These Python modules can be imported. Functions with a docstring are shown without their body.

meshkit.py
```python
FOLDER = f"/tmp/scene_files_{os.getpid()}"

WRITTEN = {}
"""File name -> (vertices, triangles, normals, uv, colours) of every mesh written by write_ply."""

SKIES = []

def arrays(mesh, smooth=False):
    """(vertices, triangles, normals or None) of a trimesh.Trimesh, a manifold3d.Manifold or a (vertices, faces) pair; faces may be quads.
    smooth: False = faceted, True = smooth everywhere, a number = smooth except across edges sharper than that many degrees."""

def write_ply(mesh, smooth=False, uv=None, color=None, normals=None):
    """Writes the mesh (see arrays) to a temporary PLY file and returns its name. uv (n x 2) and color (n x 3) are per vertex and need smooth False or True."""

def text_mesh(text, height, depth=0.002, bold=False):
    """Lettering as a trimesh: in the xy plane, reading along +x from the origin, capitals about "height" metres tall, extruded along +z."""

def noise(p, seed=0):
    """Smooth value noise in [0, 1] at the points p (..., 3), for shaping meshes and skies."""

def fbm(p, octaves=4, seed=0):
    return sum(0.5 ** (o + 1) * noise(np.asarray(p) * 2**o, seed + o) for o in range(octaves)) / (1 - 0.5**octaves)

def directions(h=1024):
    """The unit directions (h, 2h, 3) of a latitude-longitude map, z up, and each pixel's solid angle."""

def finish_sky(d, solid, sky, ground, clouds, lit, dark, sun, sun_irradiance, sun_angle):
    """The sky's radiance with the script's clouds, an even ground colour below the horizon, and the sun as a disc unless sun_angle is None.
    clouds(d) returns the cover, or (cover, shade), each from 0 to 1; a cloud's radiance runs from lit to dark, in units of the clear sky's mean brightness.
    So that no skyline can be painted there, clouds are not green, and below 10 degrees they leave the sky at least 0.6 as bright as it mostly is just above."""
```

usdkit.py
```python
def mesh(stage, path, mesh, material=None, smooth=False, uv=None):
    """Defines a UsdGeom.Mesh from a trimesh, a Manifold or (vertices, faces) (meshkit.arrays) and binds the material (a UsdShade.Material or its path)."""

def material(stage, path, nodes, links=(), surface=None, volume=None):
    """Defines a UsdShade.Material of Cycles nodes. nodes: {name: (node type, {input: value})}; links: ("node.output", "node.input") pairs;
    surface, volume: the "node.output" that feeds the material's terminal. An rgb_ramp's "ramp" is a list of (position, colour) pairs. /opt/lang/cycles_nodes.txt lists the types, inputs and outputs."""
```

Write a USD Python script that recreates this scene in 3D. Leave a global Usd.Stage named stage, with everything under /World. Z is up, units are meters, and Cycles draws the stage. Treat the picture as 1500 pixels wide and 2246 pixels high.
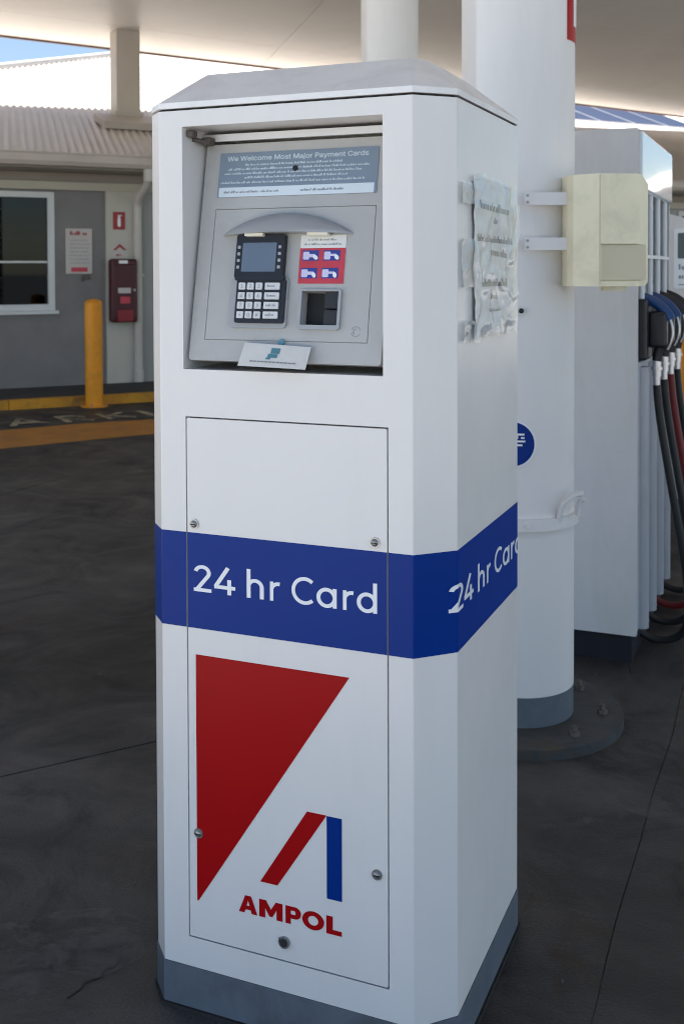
import math, random
import numpy as np
import trimesh
import manifold3d as m3
import shapely.geometry as sg
import shapely.affinity as sa
import shapely.ops as so
import usdkit, meshkit
from pxr import Usd, UsdGeom, UsdLux, UsdShade, Gf, Sdf

random.seed(7)
rng = np.random.default_rng(7)
stage = Usd.Stage.CreateInMemory()
UsdGeom.SetStageUpAxis(stage, 'Z')
UsdGeom.SetStageMetersPerUnit(stage, 1.0)
UsdGeom.Xform.Define(stage, '/World')
UsdGeom.Scope.Define(stage, '/World/Looks')

# ------------------------------------------------------------------ camera, sky, sun, exposure
CAM = np.array([1.0831, -1.7139, 1.36])
yaw, pitch, roll = -0.3989, -0.0252, -0.0032
fw = np.array([math.sin(yaw) * math.cos(pitch), math.cos(yaw) * math.cos(pitch), math.sin(pitch)])
rt = np.array([math.cos(yaw), -math.sin(yaw), 0.0])
up = np.cross(rt, fw)
r2 = rt * math.cos(roll) + up * math.sin(roll)
u2 = up * math.cos(roll) - rt * math.sin(roll)
cam = UsdGeom.Camera.Define(stage, '/World/camera')
mtx = Gf.Matrix4d(*[float(x) for x in (*r2, 0, *u2, 0, *(-fw), 0, *CAM, 1)])
cam.AddTransformOp().Set(mtx)
cam.CreateHorizontalApertureAttr(36.0)
cam.CreateVerticalApertureAttr(36.0 * 1024 / 683)
cam.CreateFocalLengthAttr(36.0 * 2400.5 / 1500)
cam.CreateVerticalApertureOffsetAttr(-36.0 * (1123 - 653.4) / 1500)
cam.CreateFStopAttr(13.0)
cam.CreateFocusDistanceAttr(2.0)
cam.CreateExposureAttr(1.55)

SUN_AZ, SUN_EL = math.radians(-58), math.radians(70)
sun_dir = np.array([math.sin(SUN_AZ) * math.cos(SUN_EL), math.cos(SUN_AZ) * math.cos(SUN_EL), math.sin(SUN_EL)])
sky = UsdLux.DomeLight.Define(stage, '/World/sky')
sky.GetPrim().SetCustomDataByKey('kind', 'structure')
sky_mat = usdkit.material(stage, '/World/Looks/sky_look', {
    's': ('sky_texture', {'sky_type': 'single_scattering', 'sun_disc': False, 'sun_elevation': SUN_EL, 'sun_rotation': SUN_AZ, 'air_density': 1.0, 'aerosol_density': 0.5}),
    'b': ('background_shader', {'strength': 0.05})}, [('s.color', 'b.color')], surface='b.background')
UsdShade.MaterialBindingAPI.Apply(sky.GetPrim()).Bind(sky_mat)
sun = UsdLux.DistantLight.Define(stage, '/World/sun')
sun.CreateIntensityAttr(1.25)
sun.CreateNormalizeAttr(True)
sun.CreateAngleAttr(0.5)
sun.CreateColorAttr(Gf.Vec3f(1.0, 0.95, 0.88))
z_ = sun_dir
x_ = np.cross([0, 0, 1.0], z_); x_ /= np.linalg.norm(x_)
y_ = np.cross(z_, x_)
sun.AddTransformOp().Set(Gf.Matrix4d(*[float(v) for v in (*x_, 0, *y_, 0, *z_, 0, 0, 0, 20, 1)]))

# ------------------------------------------------------------------ materials
def mat(name, color, rough=0.5, var=0.0, scale=6.0, bump=0.0, bscale=120.0, metal=0.0, spec=0.5, coat=0.0, dirt=None, dscale=2.0, damount=0.0, rvar=0.0, streak=None):
    c = np.array(color, float)
    nodes = {'p': ('principled_bsdf', {'roughness': rough, 'metallic': metal, 'specular_ior_level': spec, 'coat_weight': coat, 'base_color': tuple(c)})}
    links = []
    if var or bump or damount or rvar:
        nodes['g'] = ('geometry', {})
    last = None
    if var:
        nodes['n'] = ('noise_texture', {'scale': scale, 'detail': 6.0, 'roughness': 0.6})
        nodes['r'] = ('rgb_ramp', {'ramp': [(0.3, tuple(c * (1 - var))), (0.7, tuple(np.minimum(c * (1 + var), 0.95)))]})
        links += [('g.position', 'n.vector'), ('n.fac', 'r.fac')]
        last = 'r.color'
    if damount:
        nodes['dn'] = ('noise_texture', {'scale': dscale, 'detail': 8.0, 'roughness': 0.72, 'distortion': 0.6})
        nodes['dr'] = ('rgb_ramp', {'ramp': [(0.5, (0, 0, 0)), (0.72, (damount,) * 3)]})
        nodes['dm'] = ('mix_color', {'a': tuple(c), 'b': tuple(dirt)})
        if streak:
            nodes['dmap'] = ('mapping', {'scale': (streak, streak, 0.35)})
            links += [('g.position', 'dmap.vector'), ('dmap.vector', 'dn.vector')]
        else:
            links += [('g.position', 'dn.vector')]
        links += [('dn.fac', 'dr.fac'), ('dr.color', 'dm.fac')]
        if last:
            links.append((last, 'dm.a'))
        last = 'dm.result'
    if last:
        links.append((last, 'p.base_color'))
    if rvar:
        nodes['rn'] = ('noise_texture', {'scale': scale * 1.7, 'detail': 5.0})
        nodes['rr'] = ('map_range', {'from_min': 0.3, 'from_max': 0.7, 'to_min': max(rough - rvar, 0.02), 'to_max': rough + rvar})
        links += [('g.position', 'rn.vector'), ('rn.fac', 'rr.value'), ('rr.result', 'p.roughness')]
    if bump:
        nodes['bn'] = ('noise_texture', {'scale': bscale, 'detail': 4.0})
        nodes['b'] = ('bump', {'strength': 1.0, 'distance': bump})
        links += [('g.position', 'bn.vector'), ('bn.fac', 'b.height'), ('b.normal', 'p.normal')]
    return usdkit.material(stage, '/World/Looks/' + name, nodes, links, surface='p.BSDF')

M = {}
M['kiosk_white'] = mat('kiosk_white', (0.745, 0.72, 0.70), 0.30, var=0.012, scale=2, bump=0.0003, bscale=14, dirt=(0.42, 0.40, 0.37), dscale=4.5, damount=0.07, rvar=0.04, streak=2.0)
M['cap_white'] = mat('cap_white', (0.80, 0.785, 0.775), 0.42, var=0.05, scale=5, bump=0.0003, bscale=20, dirt=(0.4, 0.39, 0.37), dscale=5, damount=0.3)
M['column_white'] = mat('column_white', (0.77, 0.75, 0.74), 0.5, var=0.015, scale=2, bump=0.0006, bscale=9, dirt=(0.45, 0.43, 0.40), dscale=3, damount=0.12, streak=2.0)
M['base_gray'] = mat('base_gray', (0.105, 0.125, 0.15), 0.5, var=0.15, scale=9, dirt=(0.06, 0.055, 0.05), dscale=8, damount=0.6, bump=0.0006, bscale=60)
M['film_blue'] = mat('film_blue', (0.001, 0.029, 0.21), 0.3, spec=0.13, var=0.04, scale=4, bump=0.00015, bscale=25)
M['film_red'] = mat('film_red', (0.36, 0.004, 0.006), 0.32, spec=0.12, var=0.04, scale=4)
M['film_white'] = mat('film_white', (0.82, 0.83, 0.85), 0.35)
M['panel_gray'] = mat('panel_gray', (0.44, 0.435, 0.425), 0.38, var=0.04, scale=7, bump=0.0002, bscale=400, dirt=(0.28, 0.27, 0.26), dscale=9, damount=0.25)
M['bezel_gray'] = mat('bezel_gray', (0.36, 0.37, 0.385), 0.42, var=0.04, scale=12)
M['dark_gap'] = mat('dark_gap', (0.015, 0.015, 0.017), 0.7)
M['black_plastic'] = mat('black_plastic', (0.012, 0.013, 0.018), 0.38, var=0.2, scale=20)
M['black_deep'] = mat('black_deep', (0.005, 0.005, 0.006), 0.6)
M['reader_gray'] = mat('reader_gray', (0.022, 0.022, 0.025), 0.4)
M['screen'] = mat('screen', (0.13, 0.17, 0.225), 0.22, var=0.05, scale=18)
M['key'] = mat('key', (0.62, 0.62, 0.63), 0.35, var=0.06, scale=60)
M['sign_blue'] = mat('sign_blue', (0.205, 0.26, 0.325), 0.28, var=0.06, scale=9)
M['sign_text'] = mat('sign_text', (0.55, 0.62, 0.68), 0.4)
M['sign_strip'] = mat('sign_strip', (0.66, 0.74, 0.80), 0.3)
M['gray_print'] = mat('gray_print', (0.28, 0.30, 0.33), 0.5)
M['dark_print'] = mat('dark_print', (0.012, 0.014, 0.03), 0.4)
M['lens'] = mat('lens', (0.85, 0.82, 0.70), 0.2)
M['steel'] = mat('steel', (0.35, 0.35, 0.35), 0.35, metal=0.9, var=0.1, scale=90)
M['silver'] = mat('silver', (0.6, 0.6, 0.62), 0.28, metal=0.85)
M['rust'] = mat('rust', (0.10, 0.085, 0.075), 0.6, var=0.3, scale=90)
M['paper'] = mat('paper', (0.74, 0.75, 0.74), 0.55, var=0.03, scale=30)
M['notice_paper'] = mat('notice_paper', (0.90, 0.90, 0.895), 0.5)
M['teal_print'] = mat('teal_print', (0.10, 0.27, 0.34), 0.5)
M['sticker_red'] = mat('sticker_red', (0.52, 0.045, 0.07), 0.35, var=0.08, scale=30)
M['sticker_lilac'] = mat('sticker_lilac', (0.62, 0.60, 0.80), 0.35)
M['sticker_blue'] = mat('sticker_blue', (0.03, 0.05, 0.28), 0.35)
M['cream'] = mat('cream', (0.83, 0.765, 0.55), 0.42, var=0.05, scale=9, dirt=(0.4, 0.37, 0.27), dscale=8, damount=0.3)
M['cream_dark'] = mat('cream_dark', (0.62, 0.56, 0.40), 0.4)  # seam and tray tone; also carries the painted shade of the box recess
M['pump_panel'] = mat('pump_panel', (0.60, 0.585, 0.58), 0.4, var=0.04, scale=3, bump=0.0004, bscale=9, dirt=(0.30, 0.29, 0.28), dscale=3, damount=0.2, streak=2.0)
M['pump_gloss'] = mat('pump_gloss', (0.62, 0.64, 0.68), 0.1, coat=0.8, var=0.03, scale=5)
M['pump_rib'] = mat('pump_rib', (0.40, 0.41, 0.44), 0.4, var=0.05, scale=8)
M['rod_white'] = mat('rod_white', (0.72, 0.73, 0.76), 0.3)
M['hose_black'] = mat('hose_black', (0.012, 0.012, 0.013), 0.42, bump=0.0006, bscale=200)
M['hose_red'] = mat('hose_red', (0.15, 0.008, 0.009), 0.42)
M['nozzle_blue'] = mat('nozzle_blue', (0.014, 0.06, 0.20), 0.3)
M['orange'] = mat('orange', (0.62, 0.22, 0.015), 0.4, var=0.08, scale=5)
M['pump_glass'] = mat('pump_glass', (0.10, 0.13, 0.13), 0.12)
M['soffit_cream'] = mat('soffit_cream', (0.90, 0.865, 0.82), 0.45, var=0.025, scale=0.7, dirt=(0.66, 0.60, 0.53), dscale=0.5, damount=0.3, bump=0.004, bscale=0.8)
M['trim_brown'] = mat('trim_brown', (0.13, 0.06, 0.055), 0.5, var=0.2, scale=3)
M['fascia_white'] = mat('fascia_white', (0.72, 0.70, 0.68), 0.4)
M['post_beige'] = mat('post_beige', (0.55, 0.495, 0.44), 0.5, var=0.05, scale=3)
M['roof'] = mat('roof', (0.60, 0.555, 0.51), 0.42, var=0.06, scale=1.2, dirt=(0.50, 0.46, 0.42), dscale=1.5, damount=0.4)
M['gutter'] = mat('gutter', (0.50, 0.445, 0.40), 0.45, var=0.06, scale=2)
M['eave'] = mat('eave', (0.30, 0.265, 0.23), 0.6, var=0.06, scale=2)
M['frieze'] = mat('frieze', (0.48, 0.44, 0.36), 0.6, var=0.05, scale=2)
M['wall_dark'] = mat('wall_dark', (0.20, 0.19, 0.19), 0.75, var=0.10, scale=2.2, bump=0.002, bscale=55, dirt=(0.14, 0.13, 0.128), dscale=1.4, damount=0.5)
M['wall_gray'] = mat('wall_gray', (0.34, 0.345, 0.34), 0.7, var=0.06, scale=2.2, bump=0.0015, bscale=55)
M['pilaster'] = mat('pilaster', (0.52, 0.495, 0.44), 0.65, var=0.06, scale=3, bump=0.001, bscale=50)
M['pipe_beige'] = mat('pipe_beige', (0.52, 0.49, 0.45), 0.45, var=0.06, scale=4)
M['frame_white'] = mat('frame_white', (0.62, 0.64, 0.64), 0.4, var=0.04, scale=4)
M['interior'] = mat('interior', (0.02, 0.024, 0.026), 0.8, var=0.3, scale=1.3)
M['shelf'] = mat('shelf', (0.16, 0.14, 0.07), 0.7, var=0.4, scale=6)
M['sign_white'] = mat('sign_white', (0.52, 0.48, 0.46), 0.5)
M['sign_red'] = mat('sign_red', (0.33, 0.02, 0.025), 0.4)
M['maroon'] = mat('maroon', (0.06, 0.005, 0.011), 0.38, var=0.15, scale=6)
M['bright_red'] = mat('bright_red', (0.24, 0.012, 0.022), 0.35)
M['yellow'] = mat('yellow', (0.80, 0.30, 0.004), 0.45, var=0.06, scale=5, dirt=(0.30, 0.14, 0.02), dscale=5, damount=0.5)
M['kerb_yellow'] = mat('kerb_yellow', (0.55, 0.25, 0.012), 0.6, var=0.15, scale=5, dirt=(0.06, 0.05, 0.04), dscale=2.6, damount=0.9)
M['kerb_gray'] = mat('kerb_gray', (0.12, 0.11, 0.10), 0.8, var=0.2, scale=8)
M['footpath'] = mat('footpath', (0.045, 0.047, 0.05), 0.85, var=0.25, scale=5, bump=0.002, bscale=120)
M['solar'] = mat('solar', (0.035, 0.045, 0.085), 0.35, spec=0.3)
M['solar_frame'] = mat('solar_frame', (0.60, 0.60, 0.62), 0.35, metal=0.6)
M['solar_back'] = mat('solar_back', (0.03, 0.03, 0.035), 0.6)
M['sealant'] = mat('sealant', (0.012, 0.012, 0.012), 0.8, var=0.3, scale=15)
M['flange'] = mat('flange', (0.045, 0.05, 0.053), 0.6, var=0.35, scale=14, bump=0.002, bscale=60, dirt=(0.07, 0.045, 0.025), dscale=12, damount=0.9)
M['tape'] = usdkit.material(stage, '/World/Looks/tape', {
    't': ('transparent_bsdf', {'color': (0.93, 0.94, 0.95)}),
    'p': ('principled_bsdf', {'base_color': (0.78, 0.79, 0.79), 'roughness': 0.09, 'specular_ior_level': 0.9}),
    'gl': ('glossy_bsdf', {'color': (0.8, 0.8, 0.8), 'roughness': 0.22}), 'f': ('fresnel', {'IOR': 1.42}),
    'm': ('mix_closure', {'fac': 0.16}), 'm2': ('mix_closure', {})},
    [('t.BSDF', 'm.closure1'), ('p.BSDF', 'm.closure2'), ('f.fac', 'm2.fac'), ('m.closure', 'm2.closure1'), ('gl.BSDF', 'm2.closure2')], surface='m2.closure')
M['glass'] = usdkit.material(stage, '/World/Looks/glass', {
    't': ('transparent_bsdf', {'color': (0.14, 0.19, 0.215)}),
    'g': ('glossy_bsdf', {'color': (0.9, 0.95, 1.0), 'roughness': 0.02}),
    'f': ('fresnel', {'IOR': 1.45}),
    'm': ('mix_closure', {})},
    [('f.fac', 'm.fac'), ('t.BSDF', 'm.closure1'), ('g.BSDF', 'm.closure2')], surface='m.closure')

def ground_look(name, base, conc, stain):
    """worn, oil-stained concrete and asphalt: broad tone patches, dark drips, dragged tyre marks, fine grit"""
    nodes = {
        'g': ('geometry', {}),
        'n1': ('noise_texture', {'scale': 0.9, 'detail': 8.0, 'roughness': 0.65}),
        'r1': ('rgb_ramp', {'ramp': [(0.32, base), (0.68, conc)]}),
        'mp': ('mapping', {'rotation': (0, 0, -0.62), 'scale': (0.35, 3.2, 1.0)}),
        'n2': ('noise_texture', {'scale': 1.5, 'detail': 7.0, 'roughness': 0.6}),
        'r2': ('rgb_ramp', {'ramp': [(0.38, (0.45, 0.45, 0.45)), (0.6, (1.0, 1.0, 1.0))]}),
        'm2': ('mix_color', {'blend_type': 'multiply', 'fac': 0.75}),
        'n3': ('noise_texture', {'scale': 2.3, 'detail': 9.0, 'roughness': 0.7, 'distortion': 1.2}),
        'r3': ('rgb_ramp', {'ramp': [(0.54, (0, 0, 0)), (0.68, (0.85, 0.85, 0.85))]}),
        'm3': ('mix_color', {'b': stain}),
        'n4': ('noise_texture', {'scale': 160.0, 'detail': 3.0, 'roughness': 0.7}),
        'r4': ('rgb_ramp', {'ramp': [(0.3, (0.6, 0.6, 0.6)), (0.7, (1.35, 1.35, 1.35))]}),
        'm4': ('mix_color', {'blend_type': 'multiply', 'fac': 0.8, 'use_clamp_result': False}),
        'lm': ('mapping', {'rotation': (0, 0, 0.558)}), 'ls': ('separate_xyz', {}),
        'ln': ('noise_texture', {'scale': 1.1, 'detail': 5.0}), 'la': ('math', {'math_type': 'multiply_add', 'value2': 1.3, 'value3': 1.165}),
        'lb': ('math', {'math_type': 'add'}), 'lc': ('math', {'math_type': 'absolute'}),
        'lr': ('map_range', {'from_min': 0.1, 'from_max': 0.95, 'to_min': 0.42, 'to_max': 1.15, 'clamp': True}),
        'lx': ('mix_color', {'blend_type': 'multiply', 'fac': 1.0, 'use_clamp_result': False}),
        'b': ('bump', {'strength': 0.8, 'distance': 0.003}),
        'rr': ('map_range', {'from_min': 0.35, 'from_max': 0.65, 'to_min': 0.42, 'to_max': 0.75}),
        'p': ('principled_bsdf', {'specular_ior_level': 0.35})}
    links = [('g.position', 'n1.vector'), ('n1.fac', 'r1.fac'), ('g.position', 'mp.vector'), ('mp.vector', 'n2.vector'), ('n2.fac', 'r2.fac'),
             ('r1.color', 'm2.a'), ('r2.color', 'm2.b'), ('g.position', 'n3.vector'), ('n3.fac', 'r3.fac'), ('r3.color', 'm3.fac'), ('m2.result', 'm3.a'),
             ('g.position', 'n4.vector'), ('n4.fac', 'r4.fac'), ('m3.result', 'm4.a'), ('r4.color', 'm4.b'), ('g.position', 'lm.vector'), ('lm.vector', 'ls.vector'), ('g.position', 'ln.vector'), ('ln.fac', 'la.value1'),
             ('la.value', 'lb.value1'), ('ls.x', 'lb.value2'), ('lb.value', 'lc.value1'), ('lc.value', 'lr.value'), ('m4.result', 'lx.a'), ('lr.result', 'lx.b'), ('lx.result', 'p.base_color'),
             ('n4.fac', 'b.height'), ('b.normal', 'p.normal'), ('n3.fac', 'rr.value'), ('rr.result', 'p.roughness')]
    return usdkit.material(stage, '/World/Looks/' + name, nodes, links, surface='p.BSDF')
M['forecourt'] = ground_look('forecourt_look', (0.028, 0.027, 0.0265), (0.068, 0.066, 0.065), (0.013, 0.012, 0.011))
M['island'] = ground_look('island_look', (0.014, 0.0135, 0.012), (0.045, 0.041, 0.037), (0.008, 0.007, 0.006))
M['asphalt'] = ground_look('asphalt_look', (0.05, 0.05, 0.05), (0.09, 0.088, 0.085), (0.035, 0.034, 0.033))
M['added_bounce_paving'] = ground_look('bounce_paving_look', (0.50, 0.485, 0.455), (0.60, 0.58, 0.55), (0.40, 0.38, 0.355))  # kept pale so the added paving out of view reflects sunlight

def worn_paint(name, paint, under, lo=0.42, hi=0.6, scale=9.0):
    nodes = {'g': ('geometry', {}), 'n': ('noise_texture', {'scale': scale, 'detail': 8.0, 'roughness': 0.75}),
             'r': ('rgb_ramp', {'ramp': [(lo, under), (hi, paint)]}), 'p': ('principled_bsdf', {'roughness': 0.7})}
    return usdkit.material(stage, '/World/Looks/' + name, nodes, [('g.position', 'n.vector'), ('n.fac', 'r.fac'), ('r.color', 'p.base_color')], surface='p.BSDF')
M['paint_orange'] = worn_paint('paint_orange', (0.44, 0.185, 0.022), (0.24, 0.115, 0.03), 0.30, 0.62, 3.0)
M['paint_cream'] = worn_paint('paint_cream', (0.40, 0.34, 0.21), (0.06, 0.055, 0.05), 0.40, 0.56, 4.0)

# ------------------------------------------------------------------ scene graph helpers
used, offset = {}, {'/World': np.zeros(3)}
def free(parent, name):
    k = (parent, name)
    n = used.get(k, 0); used[k] = n + 1
    return f'{parent}/{name}' if n == 0 else f'{parent}/{name}_{n:03d}'
def note(prim, label=None, category=None, group=None, kind=None):
    for k, v in (('label', label), ('category', category), ('group', group), ('kind', kind)):
        if v:
            prim.SetCustomDataByKey(k, v)
def thing(name, label, category, loc, group=None, kind=None):
    path = free('/World', name)
    x = UsdGeom.Xform.Define(stage, path)
    x.AddTranslateOp().Set(Gf.Vec3d(*map(float, loc)))
    offset[path] = np.array(loc, float)
    note(x.GetPrim(), label, category, group, kind)
    return path
def part(parent, name, mesh, material, smooth=False, label=None, category=None, group=None, kind=None):
    """mesh in world coordinates -> Mesh prim under parent"""
    path = free(parent, name)
    if hasattr(mesh, 'to_mesh'):
        mm = mesh.to_mesh()
        mesh = trimesh.Trimesh(mm.vert_properties[:, :3], mm.tri_verts, process=False)
    mesh = mesh.copy()
    mesh.apply_translation(-offset[parent])
    m = usdkit.mesh(stage, path, mesh, M[material], smooth=smooth)
    offset[path] = offset[parent]
    note(m.GetPrim(), label, category, group, kind)
    return path

X, Y, Z = np.eye(3)
def polys(p):
    return [g for g in getattr(p, 'geoms', [p]) if g.geom_type == 'Polygon' and g.area > 1e-9]
def slab(poly, o, ex, ey, t0, t1):
    """2-D polygon in the plane (o, ex, ey), extruded from t0 to t1 along ex x ey"""
    o, ex, ey = (np.array(v, float) for v in (o, ex, ey))
    T = np.eye(4); T[:3, 0], T[:3, 1], T[:3, 2], T[:3, 3] = ex, ey, np.cross(ex, ey), o
    ms = []
    for g in polys(poly):
        m = trimesh.creation.extrude_polygon(g, t1 - t0, engine='earcut')
        m.apply_translation([0, 0, t0]); m.apply_transform(T); ms.append(m)
    return trimesh.util.concatenate(ms)
def rect(x0, y0, x1, y1, r=0.0):
    b = sg.box(min(x0, x1), min(y0, y1), max(x0, x1), max(y0, y1))
    return b.buffer(-r).buffer(r, quad_segs=4) if r else b
def box(x0, x1, y0, y1, z0, z1):
    m = trimesh.creation.box([x1 - x0, y1 - y0, z1 - z0]); m.apply_translation([(x0 + x1) / 2, (y0 + y1) / 2, (z0 + z1) / 2]); return m
def rbox(x0, x1, y0, y1, z0, z1, r=0.004):
    """box with all edges rounded: hull of eight little spheres"""
    s = m3.Manifold.sphere(r, 8)
    return m3.Manifold.batch_hull([s.translate((x, y, z)) for x in (x0 + r, x1 - r) for y in (y0 + r, y1 - r) for z in (z0 + r, z1 - r)])
def man(t):
    t = t.copy(); t.merge_vertices()
    return m3.Manifold(m3.Mesh(np.asarray(t.vertices, np.float32), np.asarray(t.faces, np.uint32)))
def cyl(p0, p1, r, n=20, r1=None):
    p0, p1 = np.array(p0, float), np.array(p1, float)
    d = p1 - p0; L = np.linalg.norm(d)
    m = m3.Manifold.cylinder(L, r, r if r1 is None else r1, n)
    T = trimesh.geometry.align_vectors([0, 0, 1], d / L); T[:3, 3] = p0
    return m.transform(T[:3, :4])
def tm(m):
    mm = m.to_mesh(); return trimesh.Trimesh(mm.vert_properties[:, :3], mm.tri_verts, process=False)
def tube(pts, r, n=10, smooth_n=0):
    pts = np.array(pts, float)
    if smooth_n:
        from scipy.interpolate import CubicSpline
        t = np.r_[0, np.cumsum(np.linalg.norm(np.diff(pts, axis=0), axis=1))]
        pts = CubicSpline(t, pts)(np.linspace(0, t[-1], smooth_n))
    tan = np.gradient(pts, axis=0); tan /= np.linalg.norm(tan, axis=1)[:, None]
    ref = np.array([0.3, 0.9, 0.2]); V, F = [], []
    a = np.linspace(0, 2 * np.pi, n, endpoint=False)
    u = np.cross(tan[0], ref); u /= np.linalg.norm(u)
    for p, t in zip(pts, tan):
        u = u - t * (u @ t); u /= np.linalg.norm(u); w = np.cross(t, u)
        V += [p + r * (math.cos(x) * u + math.sin(x) * w) for x in a]
    for i in range(len(pts) - 1):
        for j in range(n):
            k = (j + 1) % n
            F += [[i * n + j, i * n + k, (i + 1) * n + k], [i * n + j, (i + 1) * n + k, (i + 1) * n + j]]
    c0, c1 = len(V), len(V) + 1
    V += [pts[0], pts[-1]]; e = (len(pts) - 1) * n
    for j in range(n):
        k = (j + 1) % n
        F += [[c0, k, j], [c1, e + j, e + k]]
    return trimesh.Trimesh(np.array(V), np.array(F), process=False)
def cat(ms):
    return trimesh.util.concatenate([tm(m) if hasattr(m, 'to_mesh') else m for m in ms])
def disc(x, y, r, n=6):
    return sg.Point(x, y).buffer(r, quad_segs=n)

# lettering drawn as strokes: a plain geometric sans
def arc(cx, cy, rx, ry, a0, a1, n=28):
    t = np.radians(np.linspace(a0, a1, n)); return [(cx + rx * math.cos(a), cy + ry * math.sin(a)) for a in t]
W = 0.132
def stroke(*lines):
    return so.unary_union([sg.LineString(l).buffer(W / 2, cap_style='flat', join_style='mitre') for l in lines])
def glyph(ch):
    h = W / 2
    if ch == '2':
        return stroke(arc(0.30, 0.72, 0.26 - h * 0.4, 0.28 - h, 170, -38) + [(0.10, h)], [(0.0, h), (0.62, h)])
    if ch == '4':
        return stroke([(0.46, 1.0), (0.06, 0.30), (0.06, 0.29)], [(0.0, 0.26), (0.70, 0.26)], [(0.50, 0.56), (0.50, 0.0)])
    if ch == 'h':
        return stroke([(h, 0), (h, 1.06)], [(h, 0.40)] + arc(0.29, 0.40, 0.23, 0.25, 170, 0) + [(0.52, 0.0)])
    if ch == 'r':
        return stroke([(h, 0), (h, 0.70)], arc(0.33, 0.37, 0.27, 0.26, 180, 78))
    if ch == 'C':
        return stroke(arc(0.50, 0.5, 0.5 - h, 0.5 - h, 48, 312, 48))
    if ch == 'a':
        return stroke(arc(0.34, 0.35, 0.34 - h, 0.36 - h, 0, 360, 48), [(0.68 - h, 0.0), (0.68 - h, 0.70)])
    if ch == 'd':
        return stroke(arc(0.34, 0.35, 0.34 - h, 0.36 - h, 0, 360, 48), [(0.68 - h, 0.0), (0.68 - h, 1.06)])
def fit(g, x0, x1, y0, sy):
    b = g.bounds
    return sa.translate(sa.scale(sa.translate(g, -b[0], 0), (x1 - x0) / (b[2] - b[0]), sy, origin=(0, 0)), x0, y0)
CARD = [('2', .0677, .1041), ('4', .1095, .1528), ('h', .1756, .2095), ('r', .2217, .2414), ('C', .2640, .3056), ('a', .3115, .3494), ('r', .3609, .3810), ('d', .3867, .4235)]
def heavy(ch):
    P = sg.Polygon
    if ch == 'A':
        return P([(0, 0), (.36, 1), (.70, 1), (1.06, 0), (.74, 0), (.68, .2), (.38, .2), (.32, 0)]).difference(P([(.44, .42), (.62, .42), (.53, .74)]))
    if ch == 'M':
        return P([(0, 0), (0, 1), (.32, 1), (.55, .52), (.78, 1), (1.1, 1), (1.1, 0), (.82, 0), (.82, .55), (.62, .12), (.48, .12), (.28, .55), (.28, 0)])
    if ch == 'P':
        return so.unary_union([rect(0, 0, .30, 1), P([(0, 1), (.55, 1)] + arc(.55, .66, .34, .34, 90, -90) + [(0, .32)])]).difference(rect(.3, .55, .58, .78, .08))
    if ch == 'O':
        return sa.scale(disc(0, 0, 1, 12), .58, .52).difference(sa.scale(disc(0, 0, 1, 12), .27, .27))
    if ch == 'L':
        return P([(0, 0), (0, 1), (.30, 1), (.30, .26), (.72, .26), (.72, 0)])
def words(x0, x1, h, size, seed, gap=0.4, lens=(2, 9)):
    """a line of small print too fine to read: word-long dashes with ragged tops"""
    r = random.Random(seed); out = []; x = x0
    while x < x1 - size:
        w = size * 0.55 * r.randint(*lens)
        w = min(w, x1 - x)
        n = max(1, int(w / (size * .55)))
        for k in range(n):
            a = x + k * size * .55
            out.append(rect(a, h, a + size * r.choice((.3, .42, .46)), h + size * r.choice((.6, .62, 1.0))))
        x += w + size * gap
    return so.unary_union(out)

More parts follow.
